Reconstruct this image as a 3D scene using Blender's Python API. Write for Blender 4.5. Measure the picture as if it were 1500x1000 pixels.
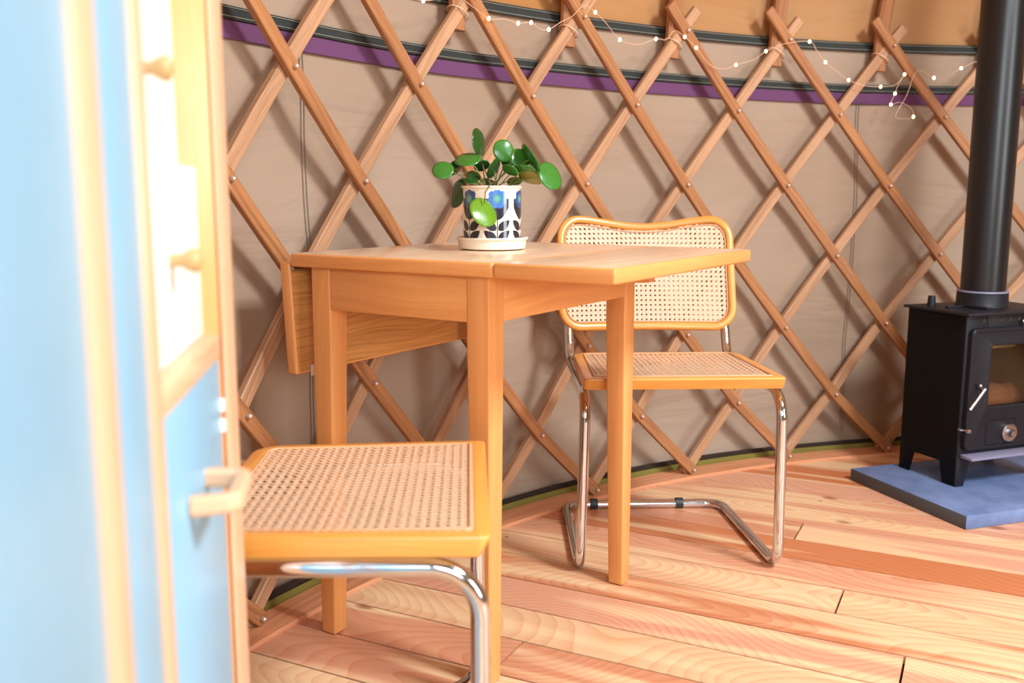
import bpy, bmesh, math, random
from mathutils import Vector, Matrix, noise
R_ = math.radians
random.seed(7)
scene = bpy.context.scene
for o in list(bpy.data.objects): bpy.data.objects.remove(o)
C = scene.collection

# ---------------------------------------------------------------- camera
CF, CP, CR, CH = 1400.5, .1533, .0013, .8548      # focal length in px (1500 wide), pitch, roll, height
cam = bpy.data.objects.new('camera', bpy.data.cameras.new('camera')); C.objects.link(cam)
cam.data.sensor_width = 36; cam.data.lens = CF/1500*36
cam.matrix_world = Matrix.Translation((0, 0, CH)) @ Matrix.Rotation(math.pi/2-CP, 4, 'X') @ Matrix.Rotation(CR, 4, 'Z')
cam.data.clip_start = .02
cam.data.dof.use_dof = True; cam.data.dof.focus_distance = 2.05; cam.data.dof.aperture_fstop = 3.6
scene.camera = cam

# ---------------------------------------------------------------- world and lights
w = bpy.data.worlds.new('world'); scene.world = w; w.use_nodes = True
bg = w.node_tree.nodes['Background']; bg.inputs[0].default_value = (1.0, .56, .22, 1); bg.inputs[1].default_value = .21
def area(name, loc, target, sx, sy, power, col):
    l = bpy.data.lights.new(name, 'AREA'); l.shape = 'RECTANGLE'; l.size = sx; l.size_y = sy
    l.energy = power; l.color = col
    o = bpy.data.objects.new(name, l); C.objects.link(o); o.location = loc
    o.rotation_euler = (Vector(target)-Vector(loc)).to_track_quat('-Z', 'Y').to_euler()
    return o
area('crown_daylight', (1.79, .45, 2.45), (1.0, 1.2, 0), .6, .6, 96, (.90, .95, 1))
area('doorway_daylight', (3.5, -.7, 1.35), (0, 1.2, .6), 1.0, 1.7, 52, (.88, .95, 1))
area('window_daylight', (.75, -1.75, 1.5), (.1, 2.0, .5), 1.2, .9, 46, (.84, .93, 1))

vs = scene.view_settings
vs.view_transform = 'Standard'; vs.look = 'None'; vs.gamma = 1; vs.use_curve_mapping = False; vs.exposure = .39

# pixel of the 1500x1000 frame -> point of the place
def ray(x, y):
    X, Y = x-750, y-500
    cr, sr = math.cos(CR), math.sin(CR)
    X, Y = X*cr+Y*sr, -X*sr+Y*cr
    a, b = X/CF, Y/CF
    return Vector((a, math.cos(CP)-b*math.sin(CP), -(math.sin(CP)+b*math.cos(CP))))
CAM = Vector((0, 0, CH))
def unz(x, y, z): d = ray(x, y); return CAM+d*((z-CH)/d.z)
def uny(x, y, Y): d = ray(x, y); return CAM+d*(Y/d.y)
YC = Vector((1.7881, .5955, 0))                     # middle of the yurt
def uncyl(x, y, R):
    d = ray(x, y); a = d.x**2+d.y**2; b = -2*(d.x*YC.x+d.y*YC.y); c = YC.x**2+YC.y**2-R*R
    return CAM+d*((-b+math.sqrt(b*b-4*a*c))/(2*a))
def cyl(R, th, z): return Vector((YC.x+R*math.cos(th), YC.y+R*math.sin(th), z))

# ---------------------------------------------------------------- object helpers
def link(name, data=None, parent=None):
    o = bpy.data.objects.new(name, data); C.objects.link(o)
    if parent: o.parent = parent
    return o
def thing(name, label, cat, loc=(0, 0, 0), rz=0, group=None):
    o = link(name); o.location = loc; o.rotation_euler = (0, 0, rz); o.empty_display_size = .05
    return tag(o, label, cat, group)
def tag(o, label, cat, group=None):
    o['label'] = label; o['category'] = cat
    if group: o['group'] = group
    return o
def obj(name, bm, mat, parent=None, smooth=None, label=None):
    me = bpy.data.meshes.new(name); bm.normal_update(); bm.to_mesh(me); bm.free()
    for m in (mat if isinstance(mat, (list, tuple)) else [mat]): me.materials.append(m)
    if smooth:
        for p in me.polygons: p.use_smooth = True
        try: me.set_sharp_from_angle(angle=R_(smooth))
        except Exception: pass
    o = link(name, me, parent)
    if label: o['label'] = label
    return o
def struct(o): o['kind'] = 'structure'; return o

def uvbox(bm, axis=0, faces=None):
    uv = bm.loops.layers.uv.verify()
    o = [i for i in range(3) if i != axis]
    for f in (faces or bm.faces):
        for l in f.loops:
            c = l.vert.co; l[uv].uv = (c[axis], c[o[0]]+c[o[1]]+.37)
def box(bm, x0, x1, y0, y1, z0, z1, bev=.002, axis=0, seg=2, mat=0, M=None):
    b = bmesh.new()
    bmesh.ops.create_cube(b, size=1)
    for v in b.verts: v.co = Vector(((x0+x1)/2+v.co.x*(x1-x0), (y0+y1)/2+v.co.y*(y1-y0), (z0+z1)/2+v.co.z*(z1-z0)))
    if bev: bmesh.ops.bevel(b, geom=b.edges[:], offset=bev, segments=seg, affect='EDGES', profile=.5)
    uvbox(b, axis)
    return merge(bm, b, mat, M)
def merge(bm, b, mat=0, M=None):
    uv = bm.loops.layers.uv.verify(); uv2 = b.loops.layers.uv.verify()
    mp = {}
    for v in b.verts: mp[v] = bm.verts.new(M @ v.co if M else v.co)
    for f in b.faces:
        try: nf = bm.faces.new([mp[v] for v in f.verts])
        except ValueError: continue
        nf.material_index = mat if mat else f.material_index; nf.smooth = f.smooth
        for l, l2 in zip(nf.loops, f.loops): l[uv].uv = l2[uv2].uv
    b.free(); return bm
def prism(bm, pts, z0, z1, bev=.002, axis=0, M=None, mat=0, seg=2):
    """polygon (x, y) pulled from z0 to z1"""
    b = bmesh.new()
    lo = [b.verts.new((x, y, z0)) for x, y in pts]; hi = [b.verts.new((x, y, z1)) for x, y in pts]
    n = len(pts)
    b.faces.new(lo[::-1]); b.faces.new(hi)
    for i in range(n): b.faces.new((lo[i], lo[(i+1) % n], hi[(i+1) % n], hi[i]))
    bmesh.ops.recalc_face_normals(b, faces=b.faces[:])
    if bev: bmesh.ops.bevel(b, geom=b.edges[:], offset=bev, segments=seg, affect='EDGES', profile=.5)
    uvbox(b, axis)
    return merge(bm, b, mat, M)
def sweep(bm, path, ups, sec, closed=False, caps=True, mat=0):
    """section (a, b) pairs carried along path; a goes sideways, b along up"""
    uv = bm.loops.layers.uv.verify()
    n = len(path); rings = []; L = 0; lens = []
    for i, p in enumerate(path):
        if closed: t = path[(i+1) % n]-path[i-1]
        else: t = path[min(i+1, n-1)]-path[max(i-1, 0)]
        t = t.normalized(); u = ups[i]-ups[i].dot(t)*t; u.normalize(); s = t.cross(u)
        s_ = sec(i/(max(n-1, 1))) if callable(sec) else sec
        rings.append([bm.verts.new(p+s*a+u*b) for a, b in s_])
        if i: L += (p-path[i-1]).length
        lens.append(L)
    per = [0]
    s0 = sec(0) if callable(sec) else sec
    for j in range(len(s0)): a = s0[j]; b = s0[(j+1) % len(s0)]; per.append(per[-1]+math.hypot(a[0]-b[0], a[1]-b[1]))
    m = len(s0)
    rng = range(n) if closed else range(n-1)
    for i in rng:
        A, B = rings[i], rings[(i+1) % n]
        u0 = lens[i]; u1 = lens[i+1] if i+1 < n else L+(path[0]-path[-1]).length
        for j in range(m):
            k = (j+1) % m
            f = bm.faces.new((A[j], A[k], B[k], B[j])); f.material_index = mat
            for l, c in zip(f.loops, ((u0, per[j]), (u0, per[j+1]), (u1, per[j+1]), (u1, per[j]))): l[uv].uv = c
    if caps and not closed:
        for rg in (rings[0], rings[-1][::-1]):
            f = bm.faces.new(rg); f.material_index = mat
    return bm
def circ(r, n=14): return [(r*math.cos(2*math.pi*i/n), r*math.sin(2*math.pi*i/n)) for i in range(n)]
def rect(w, t, c=.003):
    a, b = w/2, t/2
    return [(-a+c, -b), (a-c, -b), (a, -b+c), (a, b-c), (a-c, b), (-a+c, b), (-a, b-c), (-a, -b+c)]
def frames(path):
    """parallel transported up vectors"""
    n = len(path); t = (path[1]-path[0]).normalized()
    u = t.orthogonal().normalized(); out = []
    for i in range(n):
        t = (path[min(i+1, n-1)]-path[max(i-1, 0)]).normalized()
        u = (u-u.dot(t)*t).normalized(); out.append(u.copy())
    return out
def tube(bm, path, r, n=14, caps=True, mat=0, closed=False):
    return sweep(bm, path, frames(path), circ(r, n) if not callable(r) else (lambda t: circ(r(t), n)), closed, caps, mat)
def fillet(pts, rad, seg=8):
    """polyline with rounded corners"""
    out = [pts[0]]
    for i in range(1, len(pts)-1):
        r = rad[i] if isinstance(rad, (list, tuple)) else rad
        p = pts[i]; a = (pts[i-1]-p).normalized(); b = (pts[i+1]-p).normalized()
        ang = a.angle(b)
        if r <= 0 or ang > 3.1: out.append(p); continue
        d = r/math.tan(ang/2)
        A = p+a*d; B = p+b*d; c = p+(a+b).normalized()*(r/math.sin(ang/2))
        for k in range(seg+1):
            q = A.lerp(B, k/seg)-c; va = A-c; vb = B-c
            al = va.angle(vb); s = math.sin(al)
            f = k/seg
            out.append(c+va*(math.sin((1-f)*al)/s)+vb*(math.sin(f*al)/s))
    out.append(pts[-1]); return out
def lathe(bm, prof, n=32, M=None, mat=0, cap=False):
    uv = bm.loops.layers.uv.verify()
    rings = []
    for r, z in prof:
        rings.append([bm.verts.new((M or Matrix()) @ Vector((r*math.cos(2*math.pi*i/n), r*math.sin(2*math.pi*i/n), z))) for i in range(n)])
    for a in range(len(prof)-1):
        for i in range(n):
            k = (i+1) % n
            f = bm.faces.new((rings[a][i], rings[a][k], rings[a+1][k], rings[a+1][i])); f.material_index = mat
            for l, c in zip(f.loops, ((i/n, a), ((i+1)/n, a), ((i+1)/n, a+1), (i/n, a+1))): l[uv].uv = c
    if cap:
        for rg in (rings[0][::-1], rings[-1]): f = bm.faces.new(rg); f.material_index = mat
    return bm
def axisM(p, d):
    """matrix whose z runs along d from p"""
    return Matrix.Translation(p) @ Vector(d).to_track_quat('Z', 'Y').to_matrix().to_4x4()

# ---------------------------------------------------------------- materials
def srgb(r, g, b):
    f = lambda c: ((c/255+.055)/1.055)**2.4 if c > 10 else c/255/12.92
    return (f(r), f(g), f(b), 1)
class NT:
    def __init__(s, name):
        s.m = bpy.data.materials.new(name); s.m.use_nodes = True; s.t = s.m.node_tree
        s.b = s.t.nodes['Principled BSDF']
    def n(s, ty, **k):
        o = s.t.nodes.new(ty)
        for a, v in k.items():
            if a[0] == '_': setattr(o, a[1:], v)
            else:
                key = int(a[1:]) if a[0] == 'i' and a[1:].isdigit() else a
                if hasattr(v, 'is_output') or isinstance(v, bpy.types.NodeSocket): s.t.links.new(v, o.inputs[key])
                else: o.inputs[key].default_value = v
        return o
    def math(s, op, a, b=0, c=0):
        return s.n('ShaderNodeMath', _operation=op, i0=a, i1=b, i2=c).outputs[0]
    def ramp(s, fac, stops):
        o = s.n('ShaderNodeValToRGB', i0=fac); e = o.color_ramp.elements
        while len(e) < len(stops): e.new(.5)
        for k, (p, c) in enumerate(stops): e[k].position = p; e[k].color = c
        return o.outputs[0]
    def mix(s, f, a, b, mode='MIX'):
        o = s.n('ShaderNodeMix', _data_type='RGBA', _blend_type=mode)
        for i, v in ((0, f), (6, a), (7, b)):
            if isinstance(v, bpy.types.NodeSocket): s.t.links.new(v, o.inputs[i])
            else: o.inputs[i].default_value = v
        return o.outputs[2]
    def set(s, **k):
        for a, v in k.items():
            key = {'col': 'Base Color', 'rough': 'Roughness', 'metal': 'Metallic', 'normal': 'Normal', 'coat': 'Coat Weight', 'spec': 'Specular IOR Level', 'trans': 'Transmission Weight', 'ior': 'IOR', 'emit': 'Emission Color', 'estr': 'Emission Strength', 'alpha': 'Alpha', 'sss': 'Subsurface Weight', 'crough': 'Coat Roughness'}[a]
            if isinstance(v, bpy.types.NodeSocket): s.t.links.new(v, s.b.inputs[key])
            else: s.b.inputs[key].default_value = v
        return s.m
    def bump(s, h, st, dist=.001):
        return s.n('ShaderNodeBump', Height=h, Strength=st, Distance=dist).outputs[0]

def plain(name, col, rough=.5, **k):
    t = NT(name)
    nz = t.n('ShaderNodeTexNoise', Scale=35.0, Detail=3.0)
    c = t.mix(nz.outputs[0], tuple(x*.95 for x in col[:3])+(1,), tuple(min(1, x*1.05) for x in col[:3])+(1,))
    return t.set(col=c, rough=rough, **k)

def wood(name, light, dark, rough=.4, freq=1.0, contrast=.5, coat=0.0, rings=True, attr=None):
    t = NT(name)
    uvn = t.n('ShaderNodeUVMap').outputs[0]
    sep = t.n('ShaderNodeSeparateXYZ', i0=uvn)
    u, v = sep.outputs[0], sep.outputs[1]
    rnd = t.n('ShaderNodeObjectInfo').outputs['Random']
    off = t.math('MULTIPLY', rnd, 37.0)
    # slow wander of the grain
    c1 = t.n('ShaderNodeCombineXYZ', X=t.math('MULTIPLY', u, 1.6), Y=t.math('MULTIPLY', v, 5.0), Z=off).outputs[0]
    n1 = t.n('ShaderNodeTexNoise', i0=c1, Scale=1.0, Detail=2.0).outputs[0]
    vv = t.math('ADD', v, t.math('MULTIPLY', n1, .09))
    c2 = t.n('ShaderNodeCombineXYZ', X=t.math('MULTIPLY', u, 3.0*freq), Y=t.math('MULTIPLY', vv, 120*freq), Z=off).outputs[0]
    n2 = t.n('ShaderNodeTexNoise', i0=c2, Scale=1.0, Detail=3.0, Roughness=.6).outputs[0]
    c3 = t.n('ShaderNodeCombineXYZ', X=t.math('MULTIPLY', u, 25.0*freq), Y=t.math('MULTIPLY', vv, 900*freq), Z=off).outputs[0]
    n3 = t.n('ShaderNodeTexNoise', i0=c3, Scale=1.0, Detail=2.0).outputs[0]
    g = t.math('ADD', t.math('MULTIPLY', n2, .75), t.math('MULTIPLY', n3, .25))
    col = t.ramp(g, [(.5-.28*contrast-.05, dark), (.5+.1, light), (.78, tuple(min(1, x*1.12) for x in light[:3])+(1,))])
    if coat: t.set(coat=coat, crough=.2)
    return t.set(col=col, rough=rough, normal=t.bump(g, .12, .0006))

M_beech = wood('beech_orange', srgb(228, 160, 94), srgb(218, 147, 82), .38, .45, .3, .15)
M_top = wood('oak_veneer_top', srgb(234, 206, 174), srgb(208, 172, 134), .27, .7, .6, .4)
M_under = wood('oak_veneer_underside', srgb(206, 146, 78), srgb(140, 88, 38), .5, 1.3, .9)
M_chair = wood('beech_honey', srgb(232, 164, 78), srgb(214, 140, 58), .33, .5, .3, .3)
M_ashA = wood('ash_slat_front', srgb(176, 120, 74), srgb(112, 66, 36), .55, .9, .8)
M_ashB = wood('ash_slat_back', srgb(188, 144, 108), srgb(126, 86, 58), .55, 1.0, 1.0)
M_pole = wood('roof_pole_ash', srgb(168, 114, 74), srgb(134, 86, 50), .5, .8, .6)
M_frame = wood('pale_frame_wood', srgb(228, 186, 150), srgb(212, 166, 128), .4, .6, .3)
M_kerb = wood('kerb_pine', srgb(222, 158, 116), srgb(190, 120, 80), .5, .8, .6)
M_knob = wood('turned_knob_wood', srgb(196, 168, 116), srgb(174, 142, 90), .4, .6, .3)
M_chrome = plain('chrome', (.70, .74, .80, 1), .09, metal=1.0)
M_rubber = plain('dark_rubber', srgb(38, 44, 52), .5)
M_steel = plain('steel_bolt', srgb(214, 196, 182), .3, metal=.6)
M_brass = plain('brushed_nickel', srgb(176, 176, 182), .25, metal=1.0)
M_stove = plain('stove_black', srgb(26, 26, 32), .5, spec=.3)
M_stoved = plain('stove_dark', srgb(10, 9, 10), .6, spec=.15)
M_pipe = plain('flue_black', srgb(20, 20, 22), .32)
M_ring = plain('collar_grey', srgb(128, 126, 150), .5)
M_blue = plain('pale_blue_paint', srgb(130, 180, 206), .35)
M_white = plain('white_paint', srgb(240, 238, 234), .4)
M_cream = plain('cream_enamel', srgb(240, 228, 204), .22, coat=.5)
M_soil = plain('soil', srgb(50, 34, 24), .9)
M_stem = plain('stem_green', srgb(112, 128, 62), .45)
M_stem2 = plain('stem_brown', srgb(96, 66, 46), .5)
M_strap = plain('webbing_green_black', srgb(38, 42, 39), .8)
M_stitch = plain('stitch_thread', srgb(150, 148, 136), .8)
M_seam = plain('seam_thread', srgb(120, 108, 96), .8)
M_purple = plain('purple_trim', srgb(98, 54, 94), .8)
M_olive = plain('olive_skirt', srgb(122, 112, 44), .8)
M_dark = plain('dark_gap', srgb(44, 32, 20), .9)
M_cane = plain('cane', srgb(222, 188, 154), .45)
M_spline = plain('cane_spline', srgb(206, 160, 116), .5)
M_tag = plain('white_tag', srgb(225, 218, 206), .5)
M_wire = plain('copper_wire', srgb(220, 180, 150), .4)
M_brick = plain('firebrick', srgb(58, 42, 30), .9)
M_baffle = plain('baffle_brick', srgb(200, 180, 150), .9)

def canvas_mat(name, col, col2):
    t = NT(name)
    tc = t.n('ShaderNodeTexCoord').outputs['Object']
    n1 = t.n('ShaderNodeTexNoise', i0=tc, Scale=1.3, Detail=3.0).outputs[0]
    n2 = t.n('ShaderNodeTexNoise', i0=tc, Scale=900.0, Detail=1.0).outputs[0]
    mp = t.n('ShaderNodeMapping', i0=tc, Scale=(1.2, 1.2, 5.0)).outputs[0]
    n3 = t.n('ShaderNodeTexNoise', i0=mp, Scale=1.4, Detail=3.0, Roughness=.5, Distortion=.8).outputs[0]
    c = t.mix(t.ramp(n1, [(.35, (0, 0, 0, 1)), (.65, (1, 1, 1, 1))]), col, col2)
    b1 = t.n('ShaderNodeBump', Height=n3, Strength=.5, Distance=.03).outputs[0]
    b2 = t.n('ShaderNodeBump', Height=n2, Strength=.15, Distance=.0005, Normal=b1).outputs[0]
    return t.set(col=c, rough=.85, normal=b2, spec=.2)
M_canvas = canvas_mat('cotton_canvas', srgb(166, 145, 126), srgb(156, 132, 111))
M_roof = canvas_mat('roof_canvas', srgb(172, 132, 92), srgb(168, 116, 66))

def floor_mat():
    t = NT('fir_floorboards')
    uvn = t.n('ShaderNodeUVMap').outputs[0]
    sep = t.n('ShaderNodeSeparateXYZ', i0=uvn); u, v = sep.outputs[0], sep.outputs[1]
    at = t.n('ShaderNodeAttribute', _attribute_name='board')
    rn = t.n('ShaderNodeSeparateXYZ', i0=at.outputs['Vector'])
    r1, r2, r3 = rn.outputs[0], rn.outputs[1], rn.outputs[2]
    off = t.math('MULTIPLY', r1, 53.0)
    # heart of the tree drifting past the board: cathedral figure
    cw = t.n('ShaderNodeCombineXYZ', X=t.math('MULTIPLY', u, 2.2), Y=t.math('MULTIPLY', v, 7.0), Z=off).outputs[0]
    wob = t.n('ShaderNodeTexNoise', i0=cw, Scale=.8, Detail=1.2, Roughness=.5).outputs[0]
    cu = t.n('ShaderNodeCombineXYZ', X=t.math('MULTIPLY', u, 1.1), Y=off, Z=0.0).outputs[0]
    dep = t.n('ShaderNodeTexNoise', i0=cu, Scale=1.0, Detail=1.0).outputs[0]
    vy = t.math('ADD', v, t.math('MULTIPLY', t.math('SUBTRACT', r2, .5), .16))
    vx = t.math('ADD', t.math('MULTIPLY', t.math('SUBTRACT', dep, .30), .62), t.math('MULTIPLY', t.math('SUBTRACT', wob, .5), .06))
    d = t.math('SQRT', t.math('ADD', t.math('MULTIPLY', vy, vy), t.math('MULTIPLY', vx, vx)))
    d = t.math('ADD', d, t.math('MULTIPLY', wob, .02))
    ring = t.math('FRACT', t.math('MULTIPLY', d, 95.0))
    ring = t.math('POWER', ring, 2.2)
    fine = t.n('ShaderNodeTexNoise', i0=t.n('ShaderNodeCombineXYZ', X=t.math('MULTIPLY', u, 9.0), Y=t.math('MULTIPLY', v, 420.0), Z=off).outputs[0], Scale=1.0, Detail=2.0).outputs[0]
    patch = t.n('ShaderNodeTexNoise', i0=t.n('ShaderNodeCombineXYZ', X=t.math('MULTIPLY', u, 1.3), Y=t.math('MULTIPLY', v, 16.0), Z=off).outputs[0], Scale=1.0, Detail=1.5).outputs[0]
    base = t.ramp(r3, [(0.0, srgb(226, 186, 144)), (.3, srgb(216, 158, 122)), (.55, srgb(220, 168, 138)), (.78, srgb(204, 140, 102)), (1.0, srgb(200, 124, 78))])
    sap = t.mix(t.ramp(patch, [(.5, (0, 0, 0, 1)), (.62, (.85, .85, .85, 1))]), base, srgb(236, 204, 160))
    late = t.mix(1.0, sap, (.80, .54, .40, 1), 'MULTIPLY')
    amt = t.math('MULTIPLY', ring, t.math('ADD', .26, t.math('MULTIPLY', fine, .5)))
    c = t.mix(amt, sap, late)
    c = t.mix(t.math('MULTIPLY', t.math('SUBTRACT', fine, .35), .35), c, t.mix(1.0, c, (.75, .6, .5, 1), 'MULTIPLY'))
    # knots and nail heads
    for sc, rad, colr in ((5.2, .05, srgb(150, 84, 52)), (9.0, .022, srgb(60, 38, 28))):
        vo = t.n('ShaderNodeTexVoronoi', i0=t.n('ShaderNodeCombineXYZ', X=t.math('MULTIPLY', u, .62), Y=t.math('ADD', v, off), Z=0.0).outputs[0], Scale=sc)
        k = t.ramp(vo.outputs['Distance'], [(0.0, (1, 1, 1, 1)), (rad, (.7, .7, .7, 1)), (rad*1.9, (0, 0, 0, 1))])
        c = t.mix(k, c, colr)
    return t.set(col=c, rough=t.math('ADD', .36, t.math('MULTIPLY', ring, .12)), normal=t.bump(ring, .06, .001), spec=.4)
M_floor = floor_mat()

def slate_mat():
    t = NT('blue_grey_slate')
    tc = t.n('ShaderNodeTexCoord').outputs['Object']
    n1 = t.n('ShaderNodeTexNoise', i0=tc, Scale=9.0, Detail=6.0, Roughness=.65).outputs[0]
    n2 = t.n('ShaderNodeTexNoise', i0=tc, Scale=60.0, Detail=4.0).outputs[0]
    c = t.ramp(n1, [(.3, srgb(86, 106, 146)), (.7, srgb(118, 138, 180))])
    return t.set(col=c, rough=.6, normal=t.bump(t.math('ADD', n1, t.math('MULTIPLY', n2, .3)), .5, .004))
M_slate = slate_mat()
M_slatedge = plain('sawn_slate_edge', srgb(78, 80, 84), .8)

def leaf_mat(name, c1, c2, sss=.0):
    t = NT(name)
    tc = t.n('ShaderNodeUVMap').outputs[0]
    g = t.n('ShaderNodeTexNoise', i0=tc, Scale=3.0, Detail=3.0).outputs[0]
    c = t.mix(g, c1, c2)
    t.set(col=c, rough=.24, coat=.35, crough=.15)
    b = t.n('ShaderNodeBsdfTranslucent', Color=(c2[0]*1.5, c2[1]*1.3, c2[2], 1))
    mx = t.n('ShaderNodeMixShader', i0=.25, i1=t.b.outputs[0], i2=b.outputs[0])
    t.t.links.new(mx.outputs[0], t.t.nodes['Material Output'].inputs[0])
    return t.m
M_leaf = leaf_mat('leaf_green', srgb(54, 118, 44), srgb(74, 142, 50))
M_leafd = leaf_mat('leaf_deep_green', srgb(30, 72, 28), srgb(44, 92, 32))
M_leafy = leaf_mat('leaf_lime', srgb(96, 146, 30), srgb(122, 166, 40))
M_leafo = leaf_mat('leaf_turning', srgb(128, 130, 44), srgb(176, 162, 70))

def glass_mat():
    t = NT('stove_glass'); t.set(col=(.9, .85, .8, 1), rough=.03)
    tr = t.n('ShaderNodeBsdfTransparent', Color=(.96, .92, .86, 1))
    mx = t.n('ShaderNodeMixShader', i0=.05, i1=tr.outputs[0], i2=t.n('ShaderNodeBsdfGlossy', Color=(1, 1, 1, 1), Roughness=.05).outputs[0])
    t.t.links.new(mx.outputs[0], t.t.nodes['Material Output'].inputs[0]); return t.m
M_glass = glass_mat()
def led_mat():
    t = NT('warm_led'); return t.set(col=(1, .8, .5, 1), emit=(1, .72, .38, 1), estr=7.0, rough=.2)
M_led = led_mat()

# ================================================================ SETTING
# floor: boards 134 mm wide running at -26.5 degrees
FA = R_(-26.5); FE = Vector((math.cos(FA), math.sin(FA), 0)); FN = Vector((-math.sin(FA), math.cos(FA), 0))
bm = bmesh.new(); uv = bm.loops.layers.uv.verify(); bl = bm.faces.layers.float_vector.new('board')
def clipc(n0, e0, e1):
    cn = YC.dot(FN); ce = YC.dot(FE); rr = 2.70
    h2 = rr*rr-(n0-cn)**2
    if h2 <= 0: return None
    hh = math.sqrt(h2); a = max(e0, ce-hh); b = min(e1, ce+hh)
    return (a, b) if b > a+.02 else None
fixed = {(2): [-.235], (0): [-.09], (5): [-.39], (-2): [-.755]}
tones = {2: .1, 1: .85, 0: .45, -1: .02, -2: .62, 3: .35, 4: .95, 5: .55, 6: .5, 7: .42}
rf = random.Random(11)
for k in range(-34, 22):
    n0 = 1.699+.134*k
    cuts = [-6.0]+sorted(fixed.get(k, [-3+rf.random()*2.2, ]) + [rf.uniform(.9, 2.2)]) + [6.0]
    if k in fixed: cuts.insert(1, fixed[k][0]-2.0)
    for a, b in zip(cuts[:-1], cuts[1:]):
        s = clipc(n0+.067, a, b)
        if not s: continue
        g = .0023; r3 = tones.get(k, rf.random())
        if rf.random() < .5: r3 = min(1, max(0, r3+rf.uniform(-.2, .2)))
        at = (rf.random(), rf.random(), r3)
        e0, e1 = s[0]+(g if s[0] == a else 0), s[1]-(g if s[1] == b else 0)
        segs = [(e0, e1)]
        for (x0, x1) in segs:
            P = []
            for (e, n) in ((x0, n0+g), (x1, n0+g), (x1, n0+.134-g), (x0, n0+.134-g)): P.append((e, n))
            top = [bm.verts.new(FE*e+FN*n) for e, n in P]
            bot = [bm.verts.new(FE*e+FN*n-Vector((0, 0, .018))) for e, n in P]
            fs = [bm.faces.new(top)]+[bm.faces.new((top[(i+1) % 4], top[i], bot[i], bot[(i+1) % 4])) for i in range(4)]
            for f in fs:
                f[bl] = at
                for l in f.loops:
                    c = l.vert.co; l[uv].uv = (c.dot(FE), c.dot(FN)-n0-.067)
fl = struct(obj('floor', bm, M_floor))
bm = bmesh.new(); lathe(bm, [(0.001, -.02), (2.72, -.02), (2.72, -.05), (0.001, -.05)], 64)
s = obj('subfloor', bm, M_dark, fl); s.location = YC

# canvas wall
TH0, TH1 = .75, 3.55
def wall_r(th, z):
    n = noise.noise(Vector((th*3.2, z*2.2, 3.1)))*.022+noise.noise(Vector((th*5, z*6+th*3, 9.7)))*.010
    k = min(1, max(0, (z-.02)/.15))*min(1, max(0, (1.16-z)/.12))
    return 2.665+n*k-.02*(1-min(1, z/.12))
def arc_sheet(prof, fr, n=240):
    bm = bmesh.new(); rows = []
    for z in prof:
        rows.append([bm.verts.new(cyl(fr(TH0+(TH1-TH0)*i/n, z), TH0+(TH1-TH0)*i/n, z)) for i in range(n+1)])
    for a, b in zip(rows[:-1], rows[1:]):
        for i in range(n): bm.faces.new((a[i+1], a[i], b[i], b[i+1]))
    return bm
wall = struct(obj('wall_round', arc_sheet([.0+1.33*i/60 for i in range(61)], wall_r), M_canvas, None, 180))
def band(name, z0, z1, R, m, th=.004, parent=None, wav=0):
    bm = bmesh.new(); n = 180; path = []; ups = []
    for i in range(n+1):
        a = TH0+.02+(TH1-TH0-.04)*i/n
        path.append(cyl(R, a, (z0+z1)/2+wav*noise.noise(Vector((a*4, 1, 1))))); ups.append(Vector((0, 0, 1)))
    sweep(bm, path, ups, rect(th, z1-z0, .001))
    return obj(name, bm, m, parent, 40)
band('webbing_strap', 1.179, 1.204, 2.655, M_strap, parent=wall, wav=.006)
for z in (1.184, 1.200): band('stitching', z-.0008, z+.0008, 2.6515, M_stitch, .002, wall, .006)
band('purple_trim', 1.143, 1.177, 2.657, M_purple, .003, wall, .006)
band('webbing_strap', 1.306, 1.334, 2.655, M_strap, parent=wall, wav=.003)
for z in (1.311, 1.329): band('stitching', z-.0008, z+.0008, 2.6515, M_stitch, .002, wall, .003)
band('dark_hem', .021, .036, 2.628, M_dark, .004, wall, .006)
band('olive_skirt', -.004, .022, 2.622, M_olive, .004, wall)
for th in (2.5605, 1.8245):
    bm = bmesh.new()
    for d in (-.0022, .0022):
        path = [cyl(wall_r(th, z)-.003, th+d*.8+.0035*noise.noise(Vector((z*4, th, 0))), z) for z in [.06+1.08*i/60 for i in range(61)]]
        tube(bm, path, .0009, 5)
    obj('stitched_seam', bm, M_seam, wall)
# roof canvas: rises off the wall head and bends in to the crown
def roof_pt(s, off=0):
    """s = distance along the pole from the wall head -> (R, z)"""
    R, z = 2.665+off, 1.30
    n = 40; a = R_(88)
    for i in range(n):
        ds = s/n; q = s*(i+.5)/n
        a = R_(88)-R_(54)*min(1, max(0, (q-.05)/.45))
        R -= math.cos(a)*ds; z += math.sin(a)*ds
    return R, z
bm = bmesh.new(); rows = []; n = 160
for k in range(26):
    R, z = roof_pt(2.7*(k/25)**1.3+.03)
    rows.append([bm.verts.new(cyl(R, TH0+(TH1-TH0)*i/n, z)) for i in range(n+1)])
for a, b in zip(rows[:-1], rows[1:]):
    for i in range(n): bm.faces.new((a[i+1], a[i], b[i], b[i+1]))
struct(obj('ceiling', bm, M_roof, None, 180))
# kerb ring
bm = bmesh.new(); path = []; ups = []
for i in range(181):
    a = TH0+.02+(TH1-TH0-.04)*i/180; path.append(cyl(2.575, a, .003)); ups.append(Vector((0, 0, 1)))
sweep(bm, path, ups, rect(.085, .010, .002))
k = obj('baseboard_round', bm, M_kerb, None, 40); struct(k)

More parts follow.
